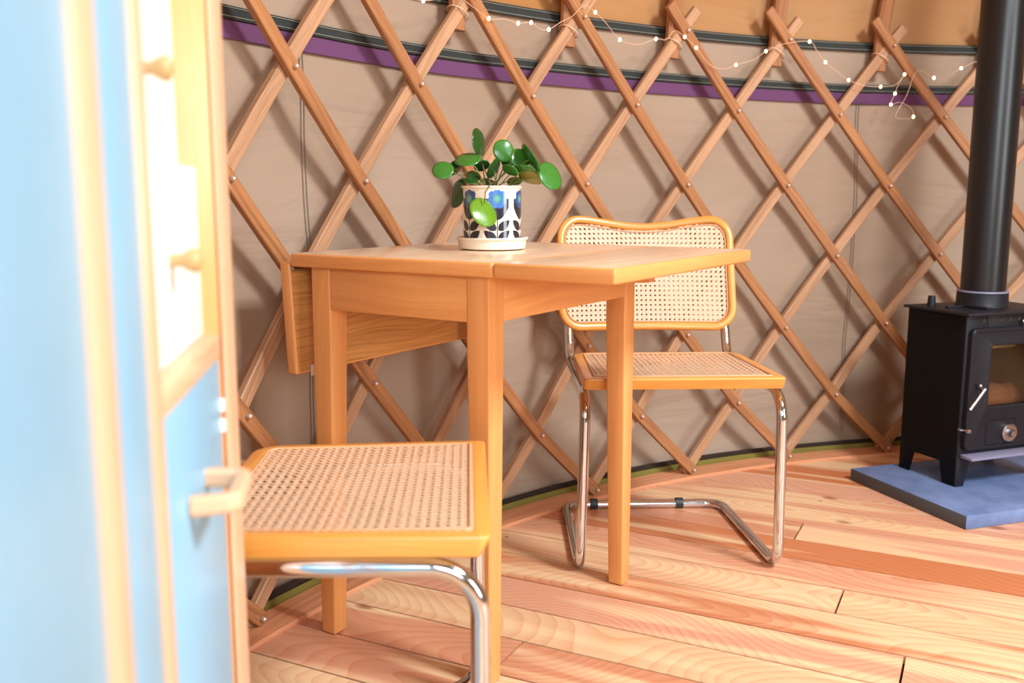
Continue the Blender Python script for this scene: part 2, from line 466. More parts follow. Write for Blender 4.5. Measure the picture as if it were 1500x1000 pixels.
# ================================================================ TRELLIS
def tr_node(row, n, dr=0):
    R = 2.594-.0012*(row-3)+dr
    th = 2.5969-.073*(n+.0372*(row-3))
    if row > 4: R -= .012*(row-4)**1.2*min(1, max(0, (2.5-th)/.3))
    z = 1.3261-.2219*row-.0012*(row-3)**2
    if row > 5: z = 1.3261-.2219*5-.0048+(row-5)*(-.187)
    return cyl(R, th, z)
tr = thing('trellis', 'curved trellis of crossed ash slats bolted together along the canvas wall', 'trellis', (YC.x-1.4, YC.y+2.18, 0))
TO = Vector(tr.location)
def slat(m, sgn, dr, mat, top, botm):
    path = []; ups = []
    r = -top
    rows = [-top+(6+botm+top)*i/44 for i in range(45)]
    wob = random.Random(m*7+sgn)
    for rr in rows:
        p = tr_node(rr, m+sgn*rr, dr)
        p = p+Vector((0, 0, 1))*.0035*noise.noise(Vector((rr*.6, m*3.3, sgn)))
        p.z = max(p.z, .012)
        path.append(p-TO); ups.append((p-YC-Vector((0, 0, p.z))).normalized())
    bm = bmesh.new(); sweep(bm, path, ups, rect(.031, .017, .0022))
    obj('slat', bm, mat, tr, 35)
for m in range(-11, 18, 2): slat(m, 1, -.0095, M_ashA, .36+.08*math.sin(m*1.7), .05)
for m in range(-5, 24, 2): slat(m, -1, .0095, M_ashB, .24+.06*math.sin(m*2.9), .10)
def bolt(bm, p, inward):
    M = axisM(p, inward)
    lathe(bm, [(.0005, .0125), (.003, .012), (.0052, .009), (.0056, .005), (.0045, .001), (.003, 0), (.003, -.012)], 12, M)
    return bm
for row in range(7):
    for n in range(-6, 19):
        if (n-row) % 2 == 0: continue
        p = tr_node(row, n); inw = (YC-p); inw.z = 0; inw.normalize()
        bm = bmesh.new(); bolt(bm, p+inw*.017-TO, inw)
        obj('bolt', bm, M_steel, tr, 60)

# roof poles
pole_lab = {3: 'bent ash roof pole above the potted plant, leftmost of those seen', 5: 'bent ash roof pole rising from the trellis top, second from the left',
            7: 'bent ash roof pole above the cane chair at the far side of the table', 9: 'bent ash roof pole between the chair and the stove pipe, fourth from the left',
            11: 'bent ash roof pole with the longest visible length, nearest left of the stove pipe', 13: 'bent ash roof pole tucked behind the black stove pipe'}
for n, lab in pole_lab.items():
    th = 2.5969-.073*(n-.112)+.0085
    t = thing('roof_pole', lab, 'roof pole', cyl(2.615, th, 1.225), 0, 'roof poles tied to the trellis head')
    path = []
    for k in range(40):
        s = -.06+2.55*(k/39)
        R, z = roof_pt(max(s, 0)); z += min(s, 0)
        path.append(cyl(R-.048, th-.0035*s/.3 if s < .3 else th-.0035, z)-Vector(t.location))
    bm = bmesh.new(); sweep(bm, path, [Vector((math.cos(th), math.sin(th), .3)) for _ in path], rect(.044, .028, .008))
    obj('pole', bm, M_pole, t, 35)
    # cord tying it to the trellis
    p = cyl(2.615, th, 1.28)-Vector(t.location)
    ring = [p+Vector((-math.sin(th), math.cos(th), .6)).normalized()*(.028*math.cos(a))+Vector((math.cos(th), math.sin(th), 0))*(.026*math.sin(a)) for a in [2*math.pi*i/20 for i in range(20)]]
    bm = bmesh.new(); tube(bm, ring, .0018, 6, closed=True); obj('cord', bm, M_wire, t, 60)

# string of fairy lights
LP = [(560, -14, 0), (620, 1, 1), (665, -6, 0), (690, 8, 0), (716, 27, 1), (740, 28, 0), (759, 34, 1), (778, 33, 1), (790, 42, 0), (804, 43, 1), (822, 32, 0), (838, 24, 0), (856, 8, 0), (872, 18, 1), (888, 34, 0), (908, 58, 1), (935, 65, 0), (961, 57, 1),
      (976, 58, 0), (988, 45, 0), (1003, 54, 1), (1020, 70, 1), (1040, 95, 0), (1060, 101, 0), (1078, 95, 1), (1105, 87, 0), (1122, 75, 1), (1150, 64, 0), (1186, 61, 1), (1197, 75, 0), (1209, 91, 1), (1225, 104, 0), (1243, 117, 1), (1265, 125, 0), (1290, 127, 1), (1312, 124, 0), (1325, 109, 1), (1316, 124, 0),
      (1311, 137, 1), (1305, 153, 1), (1318, 150, 0), (1334, 158, 0), (1338, 171, 1), (1322, 174, 0), (1312, 169, 0), (1328, 140, 0), (1340, 108, 0), (1352, 104, 0), (1368, 114, 1), (1388, 112, 0), (1408, 100, 1), (1440, 88, 0), (1475, 96, 1), (1510, 110, 0)]
def crv(P, k=5):
    out = []
    for i in range(len(P)-1):
        p0, p1, p2, p3 = P[max(i-1, 0)], P[i], P[i+1], P[min(i+2, len(P)-1)]
        for j in range(k):
            t = j/k
            out.append(.5*((2*p1)+(p2-p0)*t+(2*p0-5*p1+4*p2-p3)*t*t+(-p0+3*p1-3*p2+p3)*t**3))
    out.append(P[-1]); return out
pts = [uncyl(x, y, 2.566) for x, y, b in LP]
fl0 = thing('string_light', 'thin wire string of tiny warm fairy lights looped along the trellis top', 'string lights', pts[0])
O = Vector(fl0.location)
bm = bmesh.new(); tube(bm, crv([p-O for p in pts]), .0009, 5); obj('wire', bm, M_wire, fl0, 60)
for p, (x, y, b) in zip(pts, LP):
    if b:
        bm = bmesh.new(); bmesh.ops.create_icosphere(bm, subdivisions=2, radius=.0042, matrix=Matrix.Translation(p-O) @ Matrix.Diagonal((1, 1, 1.25, 1)))
        obj('bulb', bm, M_led, fl0, 180)

# ================================================================ TABLE
TA = -.5716; TU = Vector((math.cos(TA), math.sin(TA), 0)); TV = Vector((-math.sin(TA), math.cos(TA), 0))
TB = Vector((-.038, 1.562, 0)); TW, TL = .4005, .555
# local frame: origin at the foot corner A, x along TU, y along TV
tb = thing('drop_leaf_table', 'orange beech drop-leaf table with one leaf raised and the other hanging', 'table', TB-TU*TW, TA)
LG = .046
def leg(x, y, dx, dy):
    bm = bmesh.new(); f = .76
    b = bmesh.new()
    x1, y1 = x+dx*LG, y+dy*LG; xf, yf = x+dx*LG*f, y+dy*LG*f
    for (zz, X, Y) in ((0.0015, xf, yf), (.60, x1, y1), (.72, x1, y1)):
        for a, c in ((x, y), (X, y), (X, Y), (x, Y)): b.verts.new((a, c, zz))
    b.verts.ensure_lookup_table(); v = b.verts
    for k in (0, 4):
        for i in range(4): b.faces.new((v[k+i], v[k+(i+1) % 4], v[k+4+(i+1) % 4], v[k+4+i]))
    b.faces.new(v[0:4][::-1]); b.faces.new(v[8:12])
    bmesh.ops.recalc_face_normals(b, faces=b.faces[:])
    ed = [e for e in b.edges if abs(e.verts[0].co.z-e.verts[1].co.z) > .1 or max(e.verts[0].co.z, e.verts[1].co.z) < .01]
    bmesh.ops.bevel(b, geom=ed, offset=.0035, segments=3, affect='EDGES', profile=.5)
    uvbox(b, 2); merge(bm, b)
    obj('leg', bm, M_beech, tb, 40)
leg(0, 0, 1, 1); leg(TW, 0, -1, 1); leg(TW, TL, -1, -1); leg(0, TL, 1, -1)
APH = .078
for nm, a in (('apron', (LG, TW-LG, .0015, .020, .72-APH, .72)), ('apron', (LG, TW-LG, TL-.020, TL-.0015, .72-APH, .72))):
    bm = bmesh.new(); box(bm, *a, bev=.0008, axis=0); obj(nm, bm, M_beech, tb, 40)
for a in ((.002, .021, LG, TL-LG, .72-APH, .72), (TW-.021, TW-.002, LG, TL-LG, .72-APH, .72)):
    bm = bmesh.new(); box(bm, *a, bev=.0008, axis=1); obj('apron', bm, M_beech, tb, 40)
def slab(name, pts, z0, z1, M=None, und=False, label=None):
    """board with a veneered face and solid edge"""
    bm = bmesh.new(); prism(bm, pts, z0, z1, .0045, 1, M, 0, 3)
    bm.normal_update(); uvl = bm.loops.layers.uv.verify()
    n = (M.to_3x3() @ Vector((0, 0, 1))) if M else Vector((0, 0, 1))
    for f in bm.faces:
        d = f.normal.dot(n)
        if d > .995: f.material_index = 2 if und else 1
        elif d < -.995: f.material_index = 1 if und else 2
        elif abs(f.normal.y) > .5:
            for l in f.loops: c = l.vert.co; l[uvl].uv = (c.z if M else c.x, (c.x if M else c.z)+.2)
    return obj(name, bm, [M_beech, M_top, M_under], tb, 40, label)
OX0, OX1, OY, OZ = -.034, TW+.0194, .0187, .0360
slab('tabletop', [(OX0, -OY), (OX1-.0008, -OY), (OX1-.0008, TL+OZ), (OX0, TL+OZ)], .72, .745)
LW = .2189
slab('leaf', [(OX1+.0008, -OY), (OX1+LW, -OY+.002), (OX1+LW, TL+OZ-.002), (OX1+.0008, TL+OZ)], .72, .745, None, label='raised leaf')
# hanging leaf: turned down about its hinge, outside the left edge
hx = OX0-.004
Mh = Matrix.Translation((hx, 0, .728)) @ Matrix.Rotation(R_(90), 4, 'Y') @ Matrix.Translation((0, 0, -.025))
hl = slab('leaf', [(0, -OY), (.216, -OY+.012), (.216, TL+OZ-.012), (0, TL+OZ)], 0, .025, Mh, True, label='hanging leaf')
bm = bmesh.new(); box(bm, hx+.0002, hx+.0016, .030, .052, .505, .527, bev=.0004); obj('tag', bm, M_tag, hl, label='small white tag')
bm = bmesh.new()
for y in (.06, TL-.06):
    box(bm, OX0+.002, OX0+.035, y-.018, y+.018, .7165, .7195, bev=.0005)
    tube(bm, [Vector((OX0-.0015, y-.018, .717)), Vector((OX0-.0015, y+.018, .717))], .0035, 10)
obj('hinge', bm, M_brass, tb, 40)
bm = bmesh.new(); tube(bm, [Vector((OX0+.002, -OY+.004, .7155)), Vector((OX0+.002, -OY+.030, .7155))], .004, 10); obj('hinge', bm, M_brass, tb, 40)
# sliding support under the raised leaf
bm = bmesh.new(); prism(bm, [(TW-.16, .7195), (TW+.135, .7195), (TW+.135, .692), (TW-.13, .676), (TW-.16, .690)], -.355, -.332, .002, 0, Matrix.Rotation(R_(90), 4, 'X')); obj('leaf_support', bm, M_beech, tb, 40)

# ================================================================ CHAIRS
def cane(bm, s, x0, x1, y0, y1, inside, mp):
    """six-way cane web: pairs both ways and two diagonals; mp(x, y, h) -> point"""
    def strand(px, py, dx, dy, L, wd, h0, ph):
        st = s/2; n = int(L/st)+1; prev = None; nx, ny = -dy*wd/2, dx*wd/2
        for i in range(n+1):
            x, y = px+dx*st*i, py+dy*st*i
            if inside(x, y):
                h = h0+(.0005 if (i+ph) % 2 else -.0005)
                cur = (bm.verts.new(mp(x+nx, y+ny, h)), bm.verts.new(mp(x-nx, y-ny, h)))
                if prev: bm.faces.new((prev[0], prev[1], cur[1], cur[0]))
                prev = cur
            else: prev = None
    pw, pd = s*.24, s*.14
    nx = int((x1-x0)/s)+1; ny = int((y1-y0)/s)+1
    for i in range(nx):
        for d in (-pd, pd): strand(x0+i*s+d, y0, 0, 1, y1-y0, pw, 0, i)
    for j in range(ny):
        for d in (-pd, pd): strand(x0, y0+j*s+d, 1, 0, x1-x0, pw, 0, j+1)
    q = math.sqrt(.5); Ld = (x1-x0)+(y1-y0)
    def diag(px, py, sx):
        st = s/2; prev = None; i = 0
        while True:
            x, y = px+sx*st*i, py+st*i
            if y > y1 or x > x1+s or x < x0-s: break
            if inside(x, y):
                h = .0008 if i % 2 else .0002; a = s*.30*q/1.0
                cur = (bm.verts.new(mp(x-a*sx*.5, y+a*.5, h)), bm.verts.new(mp(x+a*sx*.5, y-a*.5, h)))
                if prev: bm.faces.new((prev[0], prev[1], cur[1], cur[0]))
                prev = cur
            else: prev = None
            i += 1
    for k in range(-ny-1, nx+1):
        diag(x0+(k+.5)*s, y0, 1)
    for k in range(0, nx+ny+2):
        diag(x0+(k+.5)*s, y0, -1)
    return bm

def make_chair(name, label, loc, rz, group):
    """forward is local -y"""
    t = thing(name, label, 'chair', loc, rz, group)
    SF, SR = -.209, .158                 # seat front / rear
    wf, wr = .225, .212                  # half widths
    zt = lambda y: .4550-.002*(y-SF)/(SR-SF)      # seat top dips to the rear
    r = .0122
    # chromed tube: from the back, under the seat, down to the floor and round
    for nm in (1,):
        def side(sx):
            return [Vector((sx*.212, .345, .745)), Vector((sx*.212, .315, .60)), Vector((sx*.210, .232, .418)), Vector((sx*.220, -.196, .4155)), Vector((sx*.2275, -.196, r)), Vector((sx*.214, .262, r))]
        a = side(-1); b = side(1)
        pts = a+b[::-1]
        rad = [0, .3, .075, .062, .055, .05, .05, .055, .062, .075, .3, 0]
        path = fillet(pts, rad, 10)
        bm = bmesh.new(); tube(bm, path, r, 20)
        obj('tube_frame', bm, M_chrome, t, 60)
    # sleeve clips on the rear floor bar and glides near the front
    for x in (-.078-.06, .078+.02):
        bm = bmesh.new(); lathe(bm, [(r+.0002, -.011), (r+.0028, -.010), (r+.0028, .010), (r+.0002, .011)], 20, axisM(Vector((x, .262, r+.001)), (1, 0, 0)))
        obj('rubber_sleeve', bm, M_rubber, t, 40)
    for sx in (-1, 1):
        bm = bmesh.new(); box(bm, sx*.2262-.007, sx*.2262+.007, -.125, -.095, .0, .016, bev=.003); obj('glide', bm, M_rubber, t, 40)
    # seat frame: four rails with rounded rear corners
    th = .027; rw = .021
    def outline(off, rc_r, rc_f):
        P = [Vector((-wf+off, SF+off, 0)), Vector((wf-off, SF+off, 0)), Vector((wr-off, SR-off, 0)), Vector((-wr+off, SR-off, 0))]
        out = []
        for i, p in enumerate(P):
            rc = rc_f if i < 2 else rc_r
            q = fillet([p+(P[i-1]-p)*.45, p, p+(P[(i+1) % 4]-p)*.45], rc, 6)[1:-1]
            out += q
        return out
    o = outline(0, .045, .012); i_ = outline(rw, .022, .006)
    n = len(o); bm = bmesh.new()
    def ringv(P, dz, grow=0): return [bm.verts.new((p.x, p.y, zt(p.y)+dz)) for p in P]
    def inset(P, d):
        c = Vector((0, (SF+SR)/2, 0)); return [p+(c-p).normalized()*d for p in P]
    def under(P, k): return [Vector((p.x, p.y+k*max(0, 1-(p.y-SF)/.03), 0)) for p in P]
    rg = [ringv(under(inset(o, .004), .010), -th), ringv(under(o, .010), -th+.003), ringv(o, -.004), ringv(inset(o, .0015), -.001), ringv(inset(o, .005), 0), ringv(inset(i_, -.002), 0), ringv(i_, -.0015), ringv(i_, -th)]
    uv = bm.loops.layers.uv.verify()
    for a in range(len(rg)):
        A, B = rg[a], rg[(a+1) % len(rg)]
        for k in range(n):
            f = bm.faces.new((A[k], A[(k+1) % n], B[(k+1) % n], B[k]))
            c = f.calc_center_median(); fr = c.y < SF+rw or c.y > SR-rw
            for l in f.loops:
                q = l.vert.co; l[uv].uv = (q.x, q.y+q.z) if fr else (q.y, q.x+q.z)
    obj('seat_frame', bm, M_chair, t, 35)
    def in_seat(x, y, m=rw+.001):
        if not (SF+m < y < SR-m): return False
        hw = wf+(wr-wf)*(y-SF)/(SR-SF)-m
        if abs(x) > hw: return False
        if y > SR-m-.03 and abs(x) > hw-.03 and math.hypot(abs(x)-(hw-.03), y-(SR-m-.03)) > .03: return False
        return True
    bm = bmesh.new()
    sag = lambda x, y: -.004*max(0, 1-(x/.19)**2)*max(0, 1-((y+.02)/.17)**2)
    cane(bm, .0126, -.2, .2, SF+.02, SR-.02, lambda x, y: in_seat(x, y, rw-.004), lambda x, y, h: Vector((x, y, zt(y)-.0012+h+sag(x, y))))
    obj('seat_cane', bm, M_cane, t)
    sp = outline(rw+.004, .018, .006); bm = bmesh.new()
    P = [Vector((p.x, p.y, zt(p.y)+.0002)) for p in sp]
    sweep(bm, P, [Vector((0, 0, 1))]*len(P), circ(.0021, 8), closed=True); obj('cane_spline', bm, M_spline, t, 60)
    # backrest: bentwood loop with a dipped top rail, curved in plan
    BW, z0, z1 = .240, .492, .797
    def bp(x, z, d=0):
        y = .262+(z-z0)*.30+.030*(1-(x/BW)**2)+d-.012
        return Vector((x, y, z))
    def loop(off, rc):
        P = []
        w_, a, b = BW-off, z0+off, z1-off
        base = fillet([Vector((0, 0, a)), Vector((w_, 0, a)), Vector((w_, 0, b)), Vector((0, 0, b))], [0, rc, rc, 0], 8)
        left = [Vector((-p.x, 0, p.z)) for p in base[::-1]][1:-1]
        full = base+left
        # resample straight runs
        out = []
        for k in range(len(full)):
            p, q = full[k], full[(k+1) % len(full)]
            m = max(1, int((q-p).length/.012))
            out += [p.lerp(q, j/m) for j in range(m)]
        res = []
        for p in out:
            z = p.z; f = max(0, (z-(a+b)/2)/((b-a)/2))
            z -= .022*f*max(0, math.cos(p.x/BW*math.pi/2*1.15))**2
            res.append(Vector((p.x, 0, z)))
        return res
    L = loop(.0105, .052); path = [bp(p.x, p.z) for p in L]
    nf = Vector((0, -1, .3)).normalized()
    bm = bmesh.new(); sweep(bm, path, [nf]*len(path), [(a*1.0, b) for a, b in [(.0105*math.cos(q)*abs(math.cos(q))**-.35 if abs(math.cos(q)) > 1e-6 else 0, .0115*math.sin(q)*abs(math.sin(q))**-.25 if abs(math.sin(q)) > 1e-6 else 0) for q in [2*math.pi*(k+.5)/16 for k in range(16)]]], closed=True)
    obj('back_frame', bm, M_chair, t, 60)
    def in_back(x, z, m=.019):
        w_ = BW-m; a = z0+m; top = z1-m-.022*max(0, math.cos(x/BW*math.pi/2*1.15))**2
        if abs(x) > w_ or z < a or z > top: return False
        rc = .042
        for zz, sgn in ((a+rc, -1), (top-rc, 1)):
            if (z-zz)*sgn > 0 and abs(x) > w_-rc and math.hypot(abs(x)-(w_-rc), z-zz) > rc: return False
        return True
    bm = bmesh.new(); cane(bm, .0126, -.232, .232, z0+.01, z1-.01, in_back, lambda x, z, h: bp(x, z, -.004-h))
    obj('back_cane', bm, M_cane, t)
    L = loop(.0235, .040); P = [bp(p.x, p.z, -.006) for p in L]; bm = bmesh.new()
    sweep(bm, P, [nf]*len(P), circ(.0018, 8), closed=True); obj('cane_spline', bm, M_spline, t, 60)
    return t
make_chair('cantilever_chair', 'cane and chrome cantilever chair at the far side of the table, backrest showing', (.374, 2.272, 0), R_(2.5), 'cane chairs at the table')
make_chair('cantilever_chair', 'cane and chrome cantilever chair in the foreground beside the blue cabinet', (-.243, 1.296, 0), R_(92.6), 'cane chairs at the table')

# ================================================================ POTTED PLANT
PX, PY = -.040, 1.917
sc = link('saucer'); C.objects.unlink(sc); bpy.data.objects.remove(sc)
bm = bmesh.new(); lathe(bm, [(.0005, .001), (.060, .001), (.0665, .003), (.0685, .019), (.0715, .0205), (.0725, .023), (.0715, .025), (.068, .0245), (.064, .008), (.0005, .008)], 72)
s = obj('saucer', bm, M_cream, None, 50); s.location = (PX, PY, .745); tag(s, 'cream enamel saucer under the flowered plant pot on the table', 'saucer')
pp = thing('potted_plant', 'round-leaved green plant in a cream pot patterned with blue flowers and dark leaves', 'plant', (PX, PY, .7535), R_(0))
RAD, PH = .0580, .1165
def ell(x, y, cx, cy, a, b, rot=0):
    c, s_ = math.cos(rot), math.sin(rot); dx, dy = x-cx, y-cy
    return ((dx*c+dy*s_)/a)**2+((-dx*s_+dy*c)/b)**2 < 1
def leafshape(x, y, x0, y0, x1, y1, wd):
    dx, dy = x1-x0, y1-y0; L = math.hypot(dx, dy); u = ((x-x0)*dx+(y-y0)*dy)/L/L; v = abs((x-x0)*-dy+(y-y0)*dx)/L
    return 0 < u < 1 and v < wd*math.sin(math.pi*u**.8)**.75
def pattern(s_, z):
    """s_ = metres round the pot, z from pot base (0..PH); 0 cream, 1 navy, 2 blue, 3 sky, 4 green"""
    if z > .1085 or z < .004: return 0
    per = 2*math.pi*RAD/6; k = math.floor(s_/per+.5); x = s_-k*per
    fz = .0915
    d = math.hypot(x, z-fz)
    if d < .0050: return 5
    if d < .0088: return 4
    for q in range(7):
        a = q*2*math.pi/7+math.pi/2
        if math.hypot(x-.0128*math.cos(a), z-fz-.0128*math.sin(a)) < .0070: return 2 if k % 2 else 3
    if d < .0128: return 2 if k % 2 else 3
    if z > .051 and z < fz and abs(x) < .0240*math.sqrt(max(0, min(1, (z-.051)/.024))): return 1
    if abs(x) < .0010 and z < .052: return 1
    for z0 in (.0305, .0105, -.0095):
        for sg in (-1, 1):
            if leafshape(x, z, sg*.0022, z0+.001, sg*.0260, z0+.0195, .0084): return 1
    return 0
bm = bmesh.new(); NS, NZ = 560, 150; rows = []
for j in range(NZ+1):
    z = .001+(PH-.006)*j/NZ; rows.append([bm.verts.new((RAD*math.cos(2*math.pi*i/NS), RAD*math.sin(2*math.pi*i/NS), z)) for i in range(NS)])
TH_C = math.atan2(-PY, -PX)+R_(10)
for j in range(NZ):
    for i in range(NS):
        f = bm.faces.new((rows[j][i], rows[j][(i+1) % NS], rows[j+1][(i+1) % NS], rows[j+1][i]))
        f.material_index = pattern(RAD*(2*math.pi*(i+.5)/NS-TH_C), .001+(PH-.006)*(j+.5)/NZ)
lathe(bm, [(RAD, PH-.005), (RAD+.002, PH-.0045), (RAD+.0035, PH-.002), (RAD+.0025, PH), (RAD-.002, PH-.001), (RAD-.0035, PH-.006), (RAD-.004, .006), (.0005, .006)], 72)
lathe(bm, [(.0005, .001), (RAD, .001)], 72)
mk = lambda nm, c: plain(nm, c, .2, coat=.6)
obj('pot', bm, [M_cream, mk('glaze_navy', srgb(38, 38, 52)), mk('glaze_blue', srgb(46, 78, 138)), mk('glaze_bright_blue', srgb(66, 116, 190)), mk('glaze_sea_green', srgb(76, 140, 140)), mk('glaze_teal', srgb(92, 168, 150))], pp, 60)
bm = bmesh.new(); lathe(bm, [(.0005, PH-.018), (.03, PH-.017), (RAD-.005, PH-.019)], 40); obj('soil', bm, M_soil, pp, 60)
# leaves read off the photograph: centre px, semi axes px, direction of the long axis (deg, image y down), depth offset, facing, material
def q(x, y): return 600+x/4.546, 170+y/4.546
LV = [((470, 172), 90, 37, 80, .0, 1, M_leafd), ((388, 278), 88, 42, -10, -.02, 1, M_leaf), ((222, 355), 70, 58, -5, -.03, 1, M_leaf), ((300, 350), 62, 36, -40, .02, -1, M_leafd),
      ((312, 512), 96, 46, 108, .005, 1, M_leafd), ((497, 635), 103, 76, 48, -.078, 1, M_leafy), ((482, 335), 52, 34, -15, .0, -1, M_leafd), ((430, 392), 46, 30, 20, .01, 1, M_leafd),
      ((628, 230), 74, 70, 60, .01, 1, M_leaf), ((738, 285), 72, 60, 60, -.02, 1, M_leaf), ((795, 292), 108, 20, 60, -.03, -1, M_leaf), ((940, 392), 98, 70, 52, -.03, 1, M_leaf),
      ((667, 366), 56, 27, 28, -.04, -1, M_leaf), ((566, 352), 66, 30, 115, -.01, -1, M_leafd), ((652, 305), 40, 34, 10, .02, 1, M_leafd), ((805, 420), 82, 34, 18, -.015, -1, M_leafo),
      ((770, 365), 72, 24, 10, -.035, -1, M_leaf), ((412, 424), 44, 22, 10, -.03, 1, M_leafd), ((700, 425), 52, 26, -10, .02, 1, M_leafd), ((520, 432), 48, 22, 10, .02, 1, M_leafd)]
camv = (CAM-Vector((PX, PY, .86))).normalized()
rt = Vector((0, 0, 1)).cross(camv).normalized(); upv = camv.cross(rt).normalized()
rl = random.Random(3)
for (c, a, b, ang, dd, face, mat) in LV:
    x, y = q(*c); P = uny(x, y, PY+dd)
    sc_ = (P-CAM).length/CF/4.546
    A = a*sc_; tilt = math.acos(min(.99, b/a))*.96
    d1 = (rt*math.cos(R_(ang))-upv*math.sin(R_(ang)))
    d2 = (rt*math.sin(R_(ang))+upv*math.cos(R_(ang)))
    # tilt about d1: normal leans upwards (face=1) or downwards
    if d2.z < 0: d2 = -d2
    nrm = (camv*math.cos(tilt)+d2*math.sin(tilt)*face).normalized()
    e1 = d1; e2 = nrm.cross(e1).normalized()
    bm = bmesh.new(); uvl = bm.loops.layers.uv.verify(); NR, NA = 6, 28; ctr = bm.verts.new((0, 0, 0)); rg = []
    base = Vector(pp.location); O = P-base
    for i in range(1, NR+1):
        ring = []
        for j in range(NA):
            th = 2*math.pi*j/NA; rr = A*i/NR*(1+.03*math.cos(2*th+rl.random()*.1))
            h = -.12*A*(i/NR)**2+.03*A*math.cos(3*th)*(i/NR)**2
            ring.append(bm.verts.new(O+e1*rr*math.cos(th)+e2*rr*math.sin(th)+nrm*h))
        rg.append(ring)
    ctr.co = O
    for j in range(NA): bm.faces.new((ctr, rg[0][j], rg[0][(j+1) % NA]))
    for i in range(NR-1):
        for j in range(NA): bm.faces.new((rg[i][j], rg[i+1][j], rg[i+1][(j+1) % NA], rg[i][(j+1) % NA]))
    for f in bm.faces:
        for l in f.loops: dv = l.vert.co-O; l[uvl].uv = (dv.dot(e1)/A, dv.dot(e2)/A)
    lf = obj('leaf', bm, mat, pp, 180)
    so = lf.modifiers.new('thick', 'SOLIDIFY'); so.thickness = .0008; so.offset = -1
    # stem from the soil to the underside
    a0 = Vector((rl.uniform(-.018, .018), rl.uniform(-.015, .015), PH-.02)); p3 = O-nrm*.002
    mid = a0.lerp(p3, .55)+Vector((0, 0, .016 if p3.z > PH-.02 else .05))
    if p3.z < PH: mid = Vector((p3.x*.7, min(p3.y*.75, -.03) if dd < -.05 else p3.y*.8, PH+.014)) if dd < -.05 else Vector((p3.x*.82, p3.y, PH+.010))
    if dd < -.05:
        p3 = O+(upv*.80+rt*.05)*A*.62; mid = Vector((p3.x+.004, -.066, PH+.008)); a0 = Vector((.004, -.040, PH-.016))
        path = fillet([a0, Vector((.004, -.060, PH+.010)), Vector((p3.x+.001, -.070, PH-.012)), p3-nrm*.001], [0, .006, .01, 0], 5)
    else: path = [a0*(1-t_)**2+mid*2*t_*(1-t_)+p3*t_*t_ for t_ in [k/14 for k in range(15)]]
    bm = bmesh.new(); tube(bm, path, .00115, 7); obj('stem', bm, M_stem if rl.random() < .7 else M_stem2, lf, 60)

# ================================================================ HEARTH AND STOVE
SAng = R_(20.5); SFx = Vector((math.cos(SAng), math.sin(SAng), 0)); SSy = Vector((-math.sin(SAng), math.cos(SAng), 0))
HZ = .037
hc = unz(1416, 756, HZ)
hs = thing('hearth_slab', 'blue-grey stone hearth slab on the floorboards under the stove', 'hearth', (hc.x, hc.y, 0), R_(18.5))
bm = bmesh.new(); b = bmesh.new()
M4 = Matrix()
bmesh.ops.create_grid(b, x_segments=60, y_segments=40, size=.5)
prism(bm, [(0, 0), (.70, 0), (.70, .46), (.0, .46)], 0, HZ, .003, 0, None, 0, 2); b.free()
bm.normal_update()
for f in bm.faces:
    if f.normal.z < .5 and f.normal.y > -.6: f.material_index = 1
obj('slab', bm, [M_slate, M_slatedge], hs, 40)

S0 = unz(1397, 713, HZ)
st = thing('wood_stove', 'small black steel wood-burning stove on four legs with a glass door', 'stove', (S0.x, S0.y, HZ), SAng)
def onf(x, y, dep=0):
    """pixel -> (s, z) in the plane of the stove front"""
    d = ray(x, y); nrm = SSy
    P0 = Vector((S0.x, S0.y, 0))+SSy*dep
    t = (P0-CAM).dot(nrm)/d.dot(nrm); P = CAM+d*t
    return (P-P0).dot(SFx), P.z-HZ
SW, SD = .335, .215
zb = onf(1405, 664)[1]; zt_ = onf(1405, 463)[1]
print('stove', zb, zt_, onf(1418, 481), onf(1418, 657), onf(1446, 505), onf(1446, 593), onf(1494, 628))
# body: hollow firebox (back, sides, floor), front plate with opening
dx0, dz1 = onf(1418, 481); _, dz0 = onf(1418, 657)
dx1 = SW-dx0
wx0, wz1 = onf(1446, 505); _, wz0 = onf(1446, 593); wx1 = SW-wx0
bm = bmesh.new()
for (a, b_, yy) in ((0, .006, 0), (SW-.006, SW, 0)):
    # side sheets carry the legs at their feet
    pts = [(0, 0), (.045, 0), (.060, .062), (SD-.055, .062), (SD-.040, 0), (SD, 0), (SD, zt_), (0, zt_)]
    Ms = Matrix(((0, 0, 1, a), (1, 0, 0, 0), (0, 1, 0, 0), (0, 0, 0, 1)))
    prism(bm, pts, 0, .006, .001, 2, Ms)
box(bm, .006, SW-.006, SD-.008, SD-.002, .062, zt_, .001)
box(bm, .006, SW-.006, .004, SD-.008, zb-.01, zb, .001)
obj('body', bm, M_stoved, st, 30)
bm = bmesh.new()
fy0, fy1 = -.004, .002
box(bm, 0, wx0-.004, fy0, fy1, zb-.012, zt_, .001); box(bm, wx1+.004, SW, fy0, fy1, zb-.012, zt_, .001)
box(bm, wx0-.004, wx1+.004, fy0, fy1, wz1+.004, zt_, .001); box(bm, wx0-.004, wx1+.004, fy0, fy1, zb-.012, wz0-.004, .001)
# front feet: flared angle pieces
for x0, sg in ((0, 1), (SW, -1)):
    P = [(x0, 0), (x0+sg*.030, 0), (x0+sg*.052, zb-.01), (x0, zb-.01)]
    if sg < 0: P = P[::-1]
    Mf = Matrix(((1, 0, 0, 0), (0, 0, 1, 0), (0, 1, 0, 0), (0, 0, 0, 1)))
    prism(bm, P, fy0, fy1+.002, .001, 2, Mf)
obj('front_plate', bm, M_stove, st, 30)
bm = bmesh.new(); box(bm, -.012, SW+.012, -.020, SD+.010, zt_, zt_+.008, .002); obj('top_plate', bm, M_stove, st, 30)
